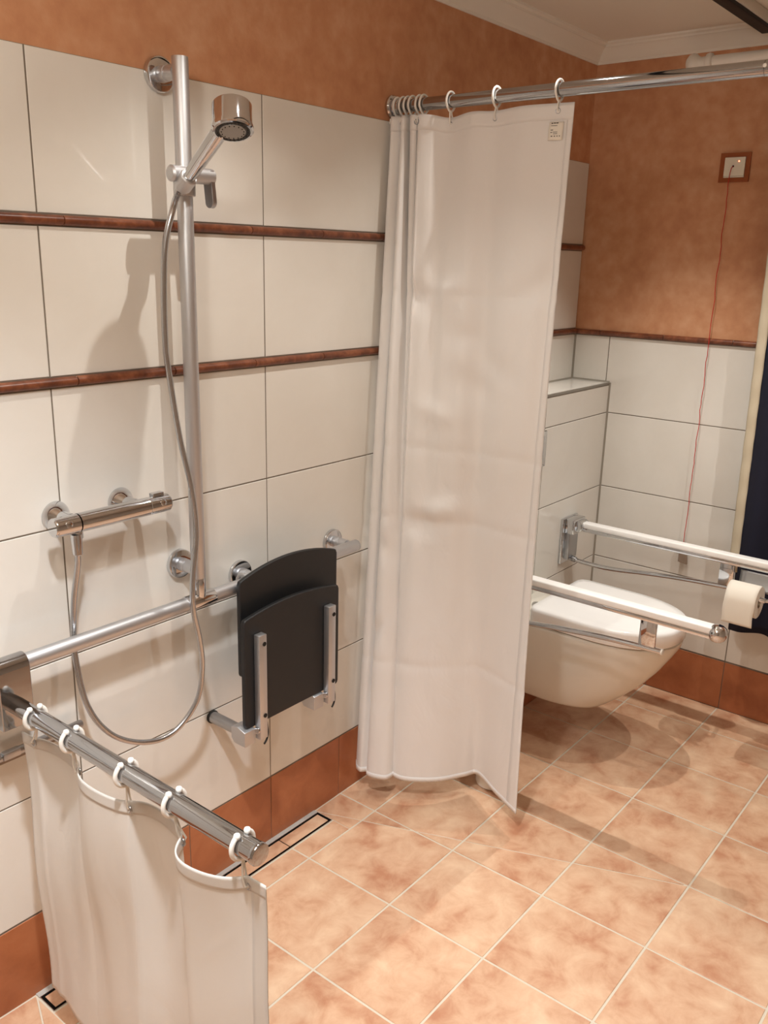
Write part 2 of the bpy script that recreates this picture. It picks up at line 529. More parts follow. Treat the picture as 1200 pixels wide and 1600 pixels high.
for a, b in zip(xs, xs[1:]):
    for c, d in zip(ys, ys[1:]):
        g = GB
        rect = [(a+g, d+g), (b-g, d+g), (b-g, c-g), (a+g, c-g)]
        polys = [rect]
        if c == 0.0:      # strip along the wall: leave the drain free
            new = []
            rect = [(a+g, d+g), (b-g, d+g), (b-g, -0.006), (a+g, -0.006)]
            for lo, hi, yl, yh in ((-9, DX0-0.006, -9, 9), (DX1+0.006, 9, -9, 9), (DX0-0.003, DX1+0.003, -9, DY1-0.007)):
                r = rect
                for n, cc in (((-1, 0), -lo), ((1, 0), hi), ((0, -1), -yl), ((0, 1), yh)):
                    r = clip(r, n, cc) if len(r) > 2 else []
                if len(r) > 2 and area(r) > 1e-4: new.append(r)
            polys = new
        # the two diagonal cuts of the sunk shower floor
        if c > CR[1]-0.001 and d >= CR[1]-0.01:
            if b > DX1 and a < CR[0]: polys = cut(polys, nR, cR, hg)
            if a < DX0 and b > CLx: polys = cut(polys, nL, cL, hg)
        for p in polys:
            floor_tile(p)
link('grout', Mesh().grid(P), 'grout_white', fl)
fl_g = None

# linear floor drain with tiled cover
zd = -DEPTH+0.0007
dr = thing('floor_drain', 'long narrow shower drain with tiled cover and steel frame along the left wall', 'drain', ((DX0+DX1)/2, (DY0+DY1)/2, zd-0.002))
fr = Mesh()
t = 0.0014
fr.box((DX0-0.002, DY1-0.0014, zd-0.012), (DX1+0.002, DY1-0.0002, zd+0.0006))
fr.box((DX0-0.002, DY0, zd-0.012), (DX1+0.002, DY0+t, zd+0.0006))
fr.box((DX0-t, DY1, zd-0.012), (DX0, DY0, zd+0.0012)).box((DX1, DY1, zd-0.012), (DX1+t, DY0, zd+0.0012))
link('frame', fr, 'steel', dr, smooth=False)
link('wall_flange', Mesh().box((DX0-0.002, DY0+t, zd-0.006), (DX1+0.002, -0.0005, zd+0.0006)), 'flange', dr, smooth=False)
link('gap_shade', Mesh().box((DX0, DY1, zd-0.014), (DX1, DY0, zd-0.0012)), 'gap_shade', dr, smooth=False)  # black fill painted in as the dark gap round the cover
gx = [DX0+0.006]+[x for x in (U0-FS, U0, U0+FS) if DX0 < x < DX1]+[DX1-0.006]
cov = link('cover_tray', Mesh().box((DX0+0.006, DY1+0.006, zd-0.0065), (DX1-0.006, DY0-0.006, zd-0.0008)), 'gap_shade', dr, smooth=False)  # tray sides take the same painted gap black
for a, b in zip(gx, gx[1:]):
    link('tile', Mesh().box((a+0.0018, DY1+0.007, zd-0.0014), (b-0.0018, DY0-0.007, zd+0.0004)), 'terracotta', cov, smooth=False)

# ------------------------------------------------------------------ tiled cistern boxing behind the toilet
BX0, BD, BZ = 1.62, 0.1667, 1.2217
bx = struct(link('wall_boxing', Mesh().box((BX0+0.008, -BD+0.0012, -0.02), (XC, 0, BZ-0.0012)), 'grout_grey', origin=(2.1, -BD/2, 0)))
bxe = [BX0, 2.058, XC]
for z0, z1 in ((ZS, Z5), (Z5, Z4), (Z4, Z3), (Z3, BZ-0.009)):
    for a, b in zip(bxe, bxe[1:]):
        put_tile(bx, 'tile', ((a+b)/2, -BD, (z0+z1)/2), b-a-G, z1-z0-G, tilt=0.0008)
for a, b in zip(bxe, bxe[1:]):
    put_tile(bx, 'tile', ((a+b)/2, -BD/2+0.004, BZ), b-a-G, BD-0.012, tilt=0.0004, rotx=-math.pi/2)
    put_tile(bx, 'skirting_tile', ((a+b)/2, -BD-0.001, ZS/2-0.002), b-a-0.0025, ZS-0.005, material='socle', tilt=0.0004)
for z0, z1 in ((ZS, Z5), (Z5, Z4), (Z4, Z3), (Z3, BZ-0.003)):
    put_tile(bx, 'tile', (BX0, -BD/2, (z0+z1)/2), BD-G*2, z1-z0-G, rotz=-math.pi/2, tilt=0.0004)
link('edge_profile', Mesh().box((BX0-0.001, -BD-0.0015, BZ-0.0085), (XC-0.001, -BD+0.007, BZ+0.0008), 0.0008), 'trim_metal', bx)
link('edge_profile', Mesh().box((BX0-0.001, -BD-0.001, 0.0), (BX0+0.006, -BD+0.006, BZ-0.009), 0.0008), 'trim_metal', bx)
link('silicone', Mesh().prism([(XC-0.006, -BD, 0), (XC, -BD, 0), (XC, -BD-0.006, 0)], (0, 0, BZ)), 'silicone', bx)
link('silicone', Mesh().prism([(BX0, 0, BZ), (BX0, -0.006, BZ), (BX0, 0, BZ+0.006)], (XC-BX0, 0, 0)), 'silicone', bx)
link('silicone', Mesh().prism([(XC, 0, BZ), (XC-0.006, 0, BZ), (XC, 0, BZ+0.006)], (0, -BD, 0)), 'silicone', bx)

# ------------------------------------------------------------------ ceiling track lamp, black
tr = thing('track_lamp', 'black lacquered lamp track running along under the ceiling', 'lamp', (1.3, -0.626, 2.398))
link('track', Mesh().box((0.3, -0.647, 2.398), (2.49, -0.606, ZC), 0.003), 'black_gloss', tr)
link('cover_strip', Mesh().box((0.3, -0.652, 2.408), (2.49, -0.647, ZC-0.001), 0.001), 'white_plastic', tr)

# ------------------------------------------------------------------ shower rail: vertical pole plus horizontal grab bar
PX, PY, PR = 0.5545, -0.075, 0.0172
RZ = 0.866
gr = thing('shower_grab_rail', 'satin metal L-shaped grab rail with tall pole and long horizontal bar on the tiles', 'grab rail', (PX, 0, RZ-0.03))
link('vertical_pole', Mesh().cyl((PX, PY, 0.925), (PX, PY, 2.060), PR, 32, 0.001), 'satin', gr)
link('horizontal_bar', Mesh().cyl((-0.55, PY, RZ), (1.135, PY, RZ), PR, 32, 0.002), 'satin', gr)
link('bar_end_cap', Mesh().lathe([(PR, 0), (PR-0.001, 0.004), (PR-0.005, 0.007), (0.002, 0.0085)], (1.1351, PY, RZ), (1, 0, 0)), 'satin', gr)
def rosette(x, z, parent):
    r = link('rosette', Mesh().lathe([(0.035, 0.0), (0.036, 0.001), (0.036, 0.010), (0.0345, 0.0125), (0.031, 0.0135), (0.012, 0.0135)], (x, -0.0005, z), (0, -1, 0), 40), 'chrome', parent)
    link('arm_collar', Mesh().cyl((x, -0.013, z), (x, -0.034, z), 0.0165, 24, 0.001), 'satin', r)
    link('arm', Mesh().cyl((x, -0.034, z), (x, PY+0.012, z), 0.0152, 24), 'satin', r)
rosette(PX, 2.033, gr); rosette(PX, 0.944, gr); rosette(1.1098, RZ+0.004, gr); rosette(0.748, RZ, gr); rosette(-0.48, RZ, gr)
tee = Mesh().cyl((PX-0.042, PY, RZ), (PX+0.042, PY, RZ), PR+0.0022, 28, 0.001)
tee.cyl((PX, PY, RZ+0.008), (PX, PY, RZ+0.072), PR-0.0008, 28, 0.001)
link('tee_connector', tee, 'chrome', gr)
# hand shower holder sliding on the pole
HZ = 1.826
sl = link('shower_slider', Mesh().cyl((PX, PY, HZ-0.036), (PX, PY, HZ+0.004), 0.0232, 28, 0.0015), 'satin', gr)
link('cross_barrel', Mesh().lathe([(0.012, 0), (0.0165, 0.004), (0.0165, 0.110), (0.012, 0.114)], (PX-0.066, PY-0.036, HZ+0.004), (1, 0, 0), 28), 'satin', sl)
lv = Mesh()
prof = []
for a in range(0, 181, 15):
    prof.append(Vector((PX+0.044+0.0, 0, 0)))
def lever_poly(x):
    pts = [(-0.013, 0.012), (0.013, 0.012), (0.013, -0.050)]+[(0.013*math.cos(math.radians(a)), -0.050-0.013*math.sin(math.radians(a))) for a in range(15, 180, 15)]+[(-0.013, -0.050)]
    return [Vector((x+(0.006 if b < -0.02 else 0), PY-0.036+a, HZ+0.004+b)) for a, b in pts]
lv.prism(lever_poly(PX+0.030), (0.011, 0, 0))
link('clamp_lever', lv, 'matt_metal', sl, bevel=0.001)

# hand shower: from the holder up and out to the head
hs = thing('hand_shower', 'chrome round hand shower tilted up in the holder on the pole', 'shower head', (0.515, -0.118, 1.80))
h0, h1 = Vector((0.515, -0.118, 1.806)), Vector((0.5085, -0.262, 1.915))
hd = (h1-h0).normalized()
link('handle', Mesh().lathe([(0.0095, 0), (0.0125, 0.004), (0.0128, 0.02), (0.0148, 0.07), (0.0160, 0.12), (0.0165, (h1-h0).length)], h0, hd, 28), 'chrome', hs)
hc = Vector((0.5135, -0.276, 1.9235)); ha = Vector((-0.25, -0.30, -0.92)).normalized()
head = link('head', Mesh().lathe([(0.030, -0.030), (0.0365, -0.0285), (0.0385, -0.0255), (0.0385, 0.012), (0.0405, 0.018), (0.0405, 0.024), (0.038, 0.0265), (0.034, 0.0272), (0.0335, 0.0255)], hc, ha, 44), 'chrome', hs)
sf = link('spray_face', Mesh().lathe([(0.0335, 0.0235), (0.0332, 0.0262), (0.024, 0.0266), (0.0235, 0.0268), (0.004, 0.0268)], hc, ha, 40), 'nozzle', hs)
link('spray_disc', Mesh().lathe([(0.0255, 0.0262), (0.025, 0.0276), (0.003, 0.0280)], hc, ha, 36), 'spray_face', sf)
nz = Mesh()
e1 = ha.cross(Vector((0, 0, 1))).normalized(); e2 = ha.cross(e1)
for ring_r, cnt in ((0.0295, 26), (0.0215, 15)):
    for k in range(cnt):
        a = 2*math.pi*k/cnt
        p = hc+ha*0.0262+(e1*math.cos(a)+e2*math.sin(a))*ring_r
        nz.lathe([(0.0014, 0), (0.0011, 0.0028)], p, ha, 6)
nzo = link('spray_nozzles', nz, 'nozzle', sf); nzo['kind'] = 'stuff'
link('socket_cone', Mesh().lathe([(0.0155, 0.0), (0.0185, 0.006), (0.0190, 0.034), (0.0165, 0.036)], h0+hd*(-0.006), hd, 24), 'satin', sl)

# flexible hose
HP = [h0-hd*0.004, h0-hd*0.022, (0.480, -0.127, 1.757), (0.4617, -0.122, 1.69), (0.4588, -0.115, 1.6024), (0.4618, -0.108, 1.50), (0.4678, -0.105, 1.4419), (0.4869, -0.110, 1.2863), (0.5051, -0.121, 1.1688),
      (0.514, -0.123, 1.0608), (0.5000, -0.123, 0.9563), (0.4966, -0.123, 0.8773), (0.519, -0.115, 0.7851), (0.5316, -0.105, 0.7016), (0.5131, -0.100, 0.6162), (0.4473, -0.090, 0.5577),
      (0.3678, -0.085, 0.5651), (0.2876, -0.078, 0.6186), (0.2428, -0.062, 0.7028), (0.2329, -0.045, 0.8161), (0.2370, -0.040, 0.8900), (0.2410, -0.046, 0.960), (0.2445, -0.062, 1.030), (0.2400, -0.073, 1.066)]
ho = thing('shower_hose', 'grey metal shower hose looping from the hand shower down to the mixer', 'hose', (0.45, -0.09, 0.55))
hp = catmull([tuple(p) for p in HP], 260)
link('flexible_tube', Mesh().tube(hp, 0.0066, 12), 'hose', ho, angle=60)
link('coupling_nut', Mesh().lathe([(0.0080, 0), (0.0105, 0.002), (0.0118, 0.036), (0.0118, 0.046), (0.009, 0.047)], (0.2400, -0.0735, 1.060), (0, 0, 1), 20), 'chrome', ho)

# thermostatic mixer
MY, MZ, MR = -0.073, 1.129, 0.0205
mx = thing('shower_mixer', 'chrome thermostatic bar mixer on the tiled wall beneath the hand shower', 'shower mixer', (0.33, MY, MZ-0.03))
link('body', Mesh().lathe([(MR, 0), (MR, 0.172)], (0.246, MY, MZ), (1, 0, 0), 36), 'chrome', mx, angle=22)
th = link('temperature_handle', Mesh().lathe([(MR-0.0015, 0), (MR, 0.0015), (MR, 0.053), (MR-0.001, 0.055), (MR-0.003, 0.057)], (0.2445, MY, MZ), (-1, 0, 0), 36), 'chrome', mx, angle=22)
fh = link('flow_handle', Mesh().lathe([(MR-0.0015, 0), (MR, 0.0015), (MR, 0.053), (MR-0.001, 0.055), (MR-0.003, 0.057)], (0.4195, MY, MZ), (1, 0, 0), 36), 'chrome', mx, angle=22)
def torus(m, c, nrm, R, r, n=20, k=8):
    nrm = Vector(nrm).normalized(); ref = Vector((0, 0, 1)) if abs(nrm.z) < 0.9 else Vector((1, 0, 0))
    a = nrm.cross(ref).normalized(); b = nrm.cross(a); c = Vector(c)
    return m.tube([c+(a*math.cos(2*math.pi*i/n)+b*math.sin(2*math.pi*i/n))*R for i in range(n)], r, k, closed=True)
for hx, par in ((0.215, th), (0.450, fh)):
    d = Vector((0, -0.94, 0.34)).normalized()
    link('stop_button', Mesh().lathe([(0.0076, -0.001), (0.0076, 0.0012), (0.0066, 0.0018)], Vector((hx, MY, MZ))+d*MR, d, 20), 'chrome', par)
link('handle_lug', Mesh().box((0.432, MY-0.007, MZ+MR-0.002), (0.462, MY+0.009, MZ+MR+0.007), 0.002), 'chrome', fh, angle=22)
for ex in (0.2390, 0.3995):
    e = link('escutcheon', Mesh().lathe([(0.032, 0), (0.0325, 0.001), (0.031, 0.006), (0.0245, 0.018), (0.019, 0.026), (0.0165, 0.030), (0.0165, 0.060)], (ex, -0.0005, MZ+0.002), (0, -1, 0), 36), 'chrome', mx, angle=22)
link('outlet', Mesh().lathe([(0.0098, 0), (0.0098, 0.016)], (0.2400+0.0055, MY, MZ-MR-0.012), (0, 0, 1), 20), 'chrome', mx, angle=22)

# ------------------------------------------------------------------ folded hanging shower seat
st = thing('folding_shower_chair', 'charcoal folding shower seat hung on the horizontal grab bar, folded up', 'shower chair', (0.82, -0.11, 0.45))
def panel(x0, x1, z0, zc, rise, y, th, r=0.012):
    pts = [(x0+r, z0)]
    n = 22
    low = [(x0, z0+r)]
    P = []
    for a in range(270, 361, 30): P.append((x1-r+r*math.cos(math.radians(a)), z0+r+r*math.sin(math.radians(a))))
    # right side up to the corner then the arched top
    P.append((x1, zc-0.010))
    for k in range(n+1):
        u = k/n; x = x1-0.004-(x1-x0-0.008)*u
        P.append((x, zc+rise*(1-(2*u-1)**2)))
    P.append((x0, zc-0.010))
    for a in range(180, 271, 30): P.append((x0+r+r*math.cos(math.radians(a)), z0+r+r*math.sin(math.radians(a))))
    return Mesh().prism([Vector((x, y, z)) for x, z in P], (0, th, 0))
bp_ = link('backrest', panel(0.655, 1.017, 0.628, 0.891, 0.030, -0.1075, 0.0125), 'black_plastic', st, bevel=0.0025, smooth=True)
link('seat_panel', panel(0.634, 0.986, 0.503, 0.803, 0.019, -0.1440, 0.0140), 'black_plastic', st, bevel=0.003)
for x in (0.70, 0.965):
    link('hook', Mesh().tube([(x, -0.1000, 0.80), (x, -0.1000, RZ), (x, -0.0975, RZ+0.012), (x, -0.088, RZ+0.0235), (x, PY, RZ+0.0265), (x, PY+0.016, RZ+0.022), (x, PY+0.0245, RZ+0.008), (x, PY+0.025, RZ-0.012)], 0.0055, 10), 'satin', bp_)
for x0, x1, cap in ((0.664, 0.690, True), (0.922, 0.950, True)):
    b = link('support_bar', Mesh().box((x0, -0.166, 0.469), (x1, -0.1455, 0.760), 0.002), 'satin', st)
    for z in (0.735, 0.535):
        link('screw', Mesh().lathe([(0.0055, 0), (0.0060, 0.0012), (0.0060, 0.0018), (0.0028, 0.0018), (0.0028, 0.0006)], (x1-0.009, -0.1655, z), (0, -1, 0), 14), 'rubber', b)
    hb = link('hinge_block', Mesh().prism([Vector((x0-0.040, y, z)) for y, z in ((-0.150, 0.459), (-0.108, 0.459), (-0.098, 0.472), (-0.098, 0.503), (-0.122, 0.509), (-0.150, 0.500))], (0.036, 0, 0)), 'satin', st, bevel=0.0015)
    link('hinge_pin', Mesh().cyl((x0-0.006, -0.1565, 0.496), (x0+0.001, -0.1565, 0.496), 0.009, 20, 0.001), 'chrome', hb)
    link('wall_strut', Mesh().cyl((x0-0.022, -0.100, 0.488), (x0-0.022, -0.008, 0.488), 0.0155, 24), 'matt_metal', hb)
    link('rubber_foot', Mesh().lathe([(0.0175, 0), (0.0180, 0.002), (0.0180, 0.006), (0.0165, 0.0075)], (x0-0.022, -0.0008, 0.488), (0, -1, 0), 24), 'rubber', hb)
    link('latch_hook', Mesh().tube(catmull([(x1+0.010, -0.132, 0.512), (x1+0.012, -0.146, 0.508), (x1+0.011, -0.152, 0.490), (x1+0.010, -0.155, 0.474), (x1+0.002, -0.160, 0.463), (x1-0.010, -0.166, 0.459), (x1-0.016, -0.168, 0.457)], 24), 0.0026, 8), 'rubber', hb)
    link('latch_plate', Mesh().box((x1+0.002, -0.143, 0.463), (x1+0.008, -0.126, 0.511), 0.002), 'chrome', hb)

# ------------------------------------------------------------------ low splash guard: bracket on the bar, tube, rings, curtain
AX, AZ = 0.066, 0.788
ar = thing('splash_guard_arm', 'chrome tube arm clamped to the horizontal bar and standing out into the shower', 'curtain rail', (AX, PY, AZ))
cl = Mesh()
pts = []
for a in range(0, 181, 15): pts.append((PY+0.0235*math.cos(math.radians(a)), RZ+0.0235*math.sin(math.radians(a))))
pts += [(PY-0.0235, 0.742), (PY+0.0235, 0.742)]
cl.prism([Vector((AX-0.034, y, z)) for y, z in pts], (0.068, 0, 0))
link('clamp_block', cl, 'chrome_tube', ar, bevel=0.0015)
AR = 0.0178
link('tube', Mesh().cyl((AX, PY-0.0236, AZ), (AX, -0.796, AZ), AR, 32), 'chrome_tube', ar)
link('end_cap', Mesh().lathe([(AR+0.0006, 0), (AR+0.0012, 0.001), (AR+0.0012, 0.007), (AR, 0.009), (AR-0.002, 0.0095)], (AX, -0.796, AZ), (0, -1, 0), 32), 'chrome_tube', ar)

def open_ring(c, R, r, a0, a1, rot=0.0):
    m = Mesh()
    n = 26
    p = []
    for k in range(n+1):
        a = math.radians(a0+(a1-a0)*k/n)
        p.append(Vector((c[0]+R*math.cos(a)*math.cos(rot), c[1]+R*math.cos(a)*math.sin(rot), c[2]+R*math.sin(a))))
    m.tube(p, r, 10)
    for q in (p[0], p[-1]):
        m.lathe([(r*0.4, -r*1.3), (r*1.15, -r*0.9), (r*1.45, 0), (r*1.15, r*0.9), (r*0.4, r*1.3)], q, (0, 0, 1), 10)
    return m
LOWR = [-0.165, -0.292, -0.462, -0.596, -0.764]
ordn = ['nearest the wall', 'second out from the wall', 'third out from the wall', 'second from the chrome end cap', 'beside the chrome end cap']
LG = [(-0.1438, 0.7217), (-0.302, 0.722), (-0.468, 0.717), (-0.617, 0.722), (-0.7726, 0.714)]      # grommets (y, z)
for y, (gy, gz), s in zip(LOWR, LG, ordn):
    m = open_ring((AX, y, AZ-0.001), AR+0.0052, 0.0042, 118, 422)
    m.tube([(AX-0.001, y, AZ-AR-0.006), (AX-0.004, y*0.6+gy*0.4, gz+0.016), (AX-0.005, gy, gz+0.002), (AX+0.001, gy, gz-0.001), (AX+0.005, gy, gz+0.004), (AX+0.003, y*0.6+gy*0.4, gz+0.018), (AX+0.001, y, AZ-AR-0.006)], 0.0019, 8)
    tag(link('curtain_ring', m, 'white_plastic', angle=60), 'white open curtain ring on the low chrome arm, '+s, 'curtain ring', 'white rings on the low arm')

def low_surf(u, v):
    """u along the arm 0..1 (wall to end), v down 0..1"""
    y = -0.105-(0.812-0.105)*u
    # pleats: grommets pulled to one side, slack between them
    gy = [-0.105]+[g[0] for g in LG]+[-0.812]
    k = 0
    for i in range(len(gy)-1):
        if y <= gy[i]: k = i
    t = (y-gy[k])/(gy[k+1]-gy[k])
    inner = 0 < k < len(gy)-2
    slack = math.sin(math.pi*t**0.72) if inner else 0.0
    amp = [0, -0.022, 0.016, -0.030, 0.036, 0][k] if k < 6 else 0
    x = AX-amp*slack*(1-0.55*v)
    x += 0.010*math.sin(2*math.pi*(u*3.1+0.2))*v + 0.006*math.sin(2*math.pi*(u*7.3))*v*(1-v)*2
    x += 0.004*math.sin(9*v+7*u)
    zt = 0.733-0.009*slack*(1.0 if inner else 0)
    z = zt+(0.088-zt)*v
    yy = y-0.012*v*u+0.004*math.sin(6*v)*u+0.010*math.sin(2*math.pi*t)*(1-v)*(1 if inner else 0)
    return Vector((x, yy, z))
lc = thing('splash_curtain', 'short white splash curtain hanging from the low chrome arm at left', 'curtain', (AX, -0.45, 0.088))
cp = link('curtain_cloth', Mesh().grid([[low_surf(i/150, j/70) for i in range(151)] for j in range(71)]), 'curtain_low', lc, solid=0.0010, angle=70)
link('top_hem', Mesh().grid([[low_surf(i/150, -0.0005+j*0.040/5) for i in range(151)] for j in range(6)]), 'curtain_low', lc, solid=0.0028, angle=70)
link('side_hem', Mesh().grid([[low_surf(1-i*0.045/4, j/70) for i in range(5)] for j in range(71)]), 'curtain_low', lc, solid=0.0026, angle=70)
for gy, gz in LG:
    u = (-0.105-gy)/(0.812-0.105)
    p = low_surf(u, 0.02)
    link('grommet', torus(Mesh(), (p.x, gy, gz), (1, 0, 0), 0.0062, 0.0021), 'matt_metal', lc)

# squeegee hanging low on the wall
sq = thing('shower_squeegee', 'long grey metal squeegee blade against the tiles behind the low splash curtain', 'squeegee', (0.02, -0.025, 0.63))
link('blade_holder', Mesh().cyl((-0.16, -0.026, 0.645), (0.247, -0.026, 0.645), 0.0095, 20, 0.0025), 'matt_metal', sq)
link('rubber_lip', Mesh().box((-0.158, -0.026, 0.628), (0.244, -0.0235, 0.640)), 'pull', sq)
link('clip', Mesh().box((0.055, -0.040, 0.640), (0.094, -0.024, 0.658), 0.003), 'matt_metal', sq)

# ------------------------------------------------------------------ tall shower curtain on the high rail
CX, CZ, CRR = 1.3458, 2.0743, 0.0165
tr2 = thing('curtain_rail', 'long polished chrome curtain rail high across the room', 'curtain rail', (CX, -1.3, CZ-0.02))
link('tube', Mesh().cyl((CX, -0.010, CZ), (CX, -1.000, CZ), CRR, 32), 'chrome_tube', tr2)
link('tube', Mesh().cyl((CX, -1.001, CZ), (CX, YF+0.002, CZ), CRR+0.0006, 32), 'chrome_tube', tr2)
link('joint_screw', Mesh().lathe([(0.004, 0), (0.004, 0.003), (0.0015, 0.004)], (CX-CRR-0.0005, -1.003, CZ+0.002), (-1, 0, 0), 12), 'white_plastic', tr2)
link('wall_flange', Mesh().lathe([(0.030, 0), (0.031, 0.002), (0.031, 0.008), (0.028, 0.012), (0.021, 0.014), (0.020, 0.030), (CRR+0.001, 0.032)], (CX, 0.0, CZ), (0, -1, 0), 36), 'chrome', tr2)

TOP = [(1.335, -.012), (1.312, -.030), (1.335, -.050), (1.375, -.045), (1.322, -.055), (1.318, -.070), (1.370, -.068), (1.322, -.085), (1.322, -.105), (1.372, -.098), (1.322, -.112),
       (1.328, -.150), (1.350, -.200), (1.338, -.270), (1.346, -.340), (1.334, -.430), (1.346, -.520), (1.350, -.560)]
BOT = [(1.226, -.015), (1.206, -.035), (1.200, -.055), (1.214, -.070), (1.198, -.085), (1.202, -.115), (1.222, -.147), (1.280, -.145), (1.330, -.130), (1.290, -.122), (1.254, -.142),
       (1.250, -.187), (1.285, -.242), (1.330, -.285), (1.400, -.325), (1.437, -.352), (1.385, -.450), (1.334, -.555)]
NU = 240
TS = catmull(TOP, NU+1); BS = catmull(BOT, NU+1)
WR = [(0.62, 0.24, 26, 55, 0.007, 0.6), (0.72, 0.23, 30, 60, -0.006, -0.4), (0.80, 0.36, 22, 50, 0.006, 0.5), (0.93, 0.22, 25, 60, 0.007, -0.7), (0.70, 0.40, 20, 70, -0.005, 0.3),
      (0.86, 0.33, 30, 60, 0.005, 0.8), (0.66, 0.57, 24, 60, 0.009, 0.1), (0.74, 0.545, 18, 70, -0.008, -0.2), (0.90, 0.10, 20, 40, 0.006, 0.9), (0.30, 0.62, 20, 60, 0.005, 0.6),
      (0.25, 0.75, 25, 70, 0.006, -0.8), (0.45, 0.585, 30, 80, 0.005, 0.5), (0.50, 0.60, 30, 90, 0.004, 0.0), (0.78, 0.29, 30, 70, 0.006, 0.2)]
def tall_surf(u, v):
    t = min(max(u, 0), 1)*NU; k = min(int(t), NU-1); f = t-k
    a = TS[k].lerp(TS[k+1], f); b = BS[k].lerp(BS[k+1], f)
    s = v
    kink = max(0.0, 1-abs(u-15/17)*6)
    s2 = s-kink*0.55*math.sin(math.pi*min(1, s))*0.6
    x = a.x+(b.x-a.x)*s2; y = a.y+(b.y-a.y)*s2
    y += 0.012*math.sin(math.pi*v)*max(0, (u-0.6)/0.4)
    if u > 0.6:
        x += (0.010*math.sin(2*math.pi*(u-0.6)*5.2)+0.0035*math.sin(2*math.pi*(u-0.6)*14.0+1.0))*math.sin(math.pi*min(1, v*1.4))*(1-v*0.5)
    # packaging creases and small dents
    for cu, cv, ku, kv, am, sh in WR:
        du, dv = (u-cu), (v-cv)
        d2 = dv-du*sh*0.35
        x += 1.5*am*math.exp(-(du*ku)**2*0.6-(d2*kv)**2*0.8)
    for cv in (0.235, 0.455, 0.565, 0.80):
        x += 0.0024*math.exp(-((v-cv)*140)**2)
    zt = 2.044-0.010*math.exp(-((u-12/17)*22)**2)-0.004*math.exp(-((u-14/17)*25)**2)
    z = zt+(0.075-zt)*v
    return Vector((x, y, z))
tc = thing('shower_curtain', 'tall white shower curtain pushed half open on the high chrome rail', 'curtain', (CX, -0.28, 0.075))
link('curtain_cloth', Mesh().grid([[tall_surf(i/300, j/220) for i in range(301)] for j in range(221)]), 'curtain', tc, solid=0.0012, angle=70)
link('top_hem', Mesh().grid([[tall_surf(i/300, -0.0004+j*0.0195/4) for i in range(301)] for j in range(5)]), 'curtain', tc, solid=0.0034, angle=70)
link('side_hem', Mesh().grid([[tall_surf(1.0-i*0.030/3, j/220) for i in range(4)] for j in range(221)]), 'curtain', tc, solid=0.0032, angle=70)
link('bottom_hem', Mesh().grid([[tall_surf(i/300, 1.0-j*0.004) for i in range(301)] for j in range(3)]), 'curtain', tc, solid=0.0036, angle=70)
TR = [(-0.022, 0.5/17), (-0.042, 2.2/17), (-0.058, 4.0/17), (-0.074, 5.6/17), (-0.098, 8/17), (-0.112, 10/17), (-0.200, 12/17), (-0.342, 14/17), (-0.520, 16/17)]
on = ['closest to the wall flange', 'second from the wall flange', 'third from the wall flange', 'fourth from the wall flange', 'left of the close middle pair', 'right of the close middle pair', 'third from the open edge of the curtain', 'second from the open edge of the curtain', 'at the open edge above the care label']
for (y, u), s in zip(TR, on):
    gp = tall_surf(u, 0.0085)
    m = Mesh()
    pts = []
    n = 30
    for k in range(n):
        a = 2*math.pi*k/n
        R = CRR+0.0050
        zz = CZ-0.0012+R*math.sin(a)*1.12
        xx = CX+R*math.cos(a)*(1.0 if math.sin(a) > -0.2 else 1-0.30*(-0.2-math.sin(a)))
        pts.append(Vector((xx, y, zz)))
    m.tube(pts, 0.0030, 8, closed=True)
    zb = CZ-0.0012-(CRR+0.0050)*1.12
    m.tube([(CX-0.003, y, zb), (gp.x-0.006, (y+gp.y)/2, (zb+gp.z)/2), (gp.x-0.0055, gp.y, gp.z+0.002), (gp.x, gp.y, gp.z-0.002), (gp.x+0.0055, gp.y, gp.z+0.002), (gp.x+0.006, (y+gp.y)/2, (zb+gp.z)/2), (CX+0.003, y, zb)], 0.0021, 8)
    tag(link('curtain_ring', m, 'white_plastic', angle=60), 'white curtain ring on the high chrome rail, '+s, 'curtain ring', 'white rings on the high rail')
    tx = tall_surf(min(u+0.004, 1), 0.0085)-tall_surf(u-0.004, 0.0085)
    nn = Vector((tx.y, -tx.x, 0)).normalized()
    link('grommet', torus(Mesh(), gp, nn, 0.0062, 0.0020), 'matt_metal', tc)
# care label sewn to the top hem
lp = []
for j in range(9):
    row = []
    for i in range(5):
        p = tall_surf(0.9415-0.014+0.034*i/4, 0.021+0.0215*j/8)
        row.append(Vector((p.x-0.0028-0.002*math.sin(j/8*2.6), p.y, p.z)))
    lp.append(row)
lab = link('care_label', Mesh().grid(lp), 'paper', tc, solid=0.0006, angle=70)
lm = Mesh()
def lab_pt(a, b):
    i, j = a*4, b*8
    i0, j0 = min(int(i), 3), min(int(j), 7)
    p = lp[j0][i0].lerp(lp[j0][i0+1], i-i0).lerp(lp[j0+1][i0].lerp(lp[j0+1][i0+1], i-i0), j-j0)
    return p+Vector((-0.0006, -0.0001, 0))
def bar(a0, a1, b0, b1):
    lm.add([lab_pt(a0, b0), lab_pt(a1, b0), lab_pt(a1, b1), lab_pt(a0, b1)], [(0, 1, 2, 3)])
for a0, a1, b0, b1 in ((.12, .22, .05, .11), (.25, .38, .04, .10), (.41, .56, .04, .10), (.12, .50, .20, .23), (.12, .26, .42, .46), (.12, .22, .55, .59), (.25, .56, .54, .57), (.28, .56, .63, .66)):
    bar(a0, a1, b0, b1)
for a in (.16, .34, .52, .70): bar(a, a+.09, .75, .80)
link('print', lm, 'print', lab, smooth=False)

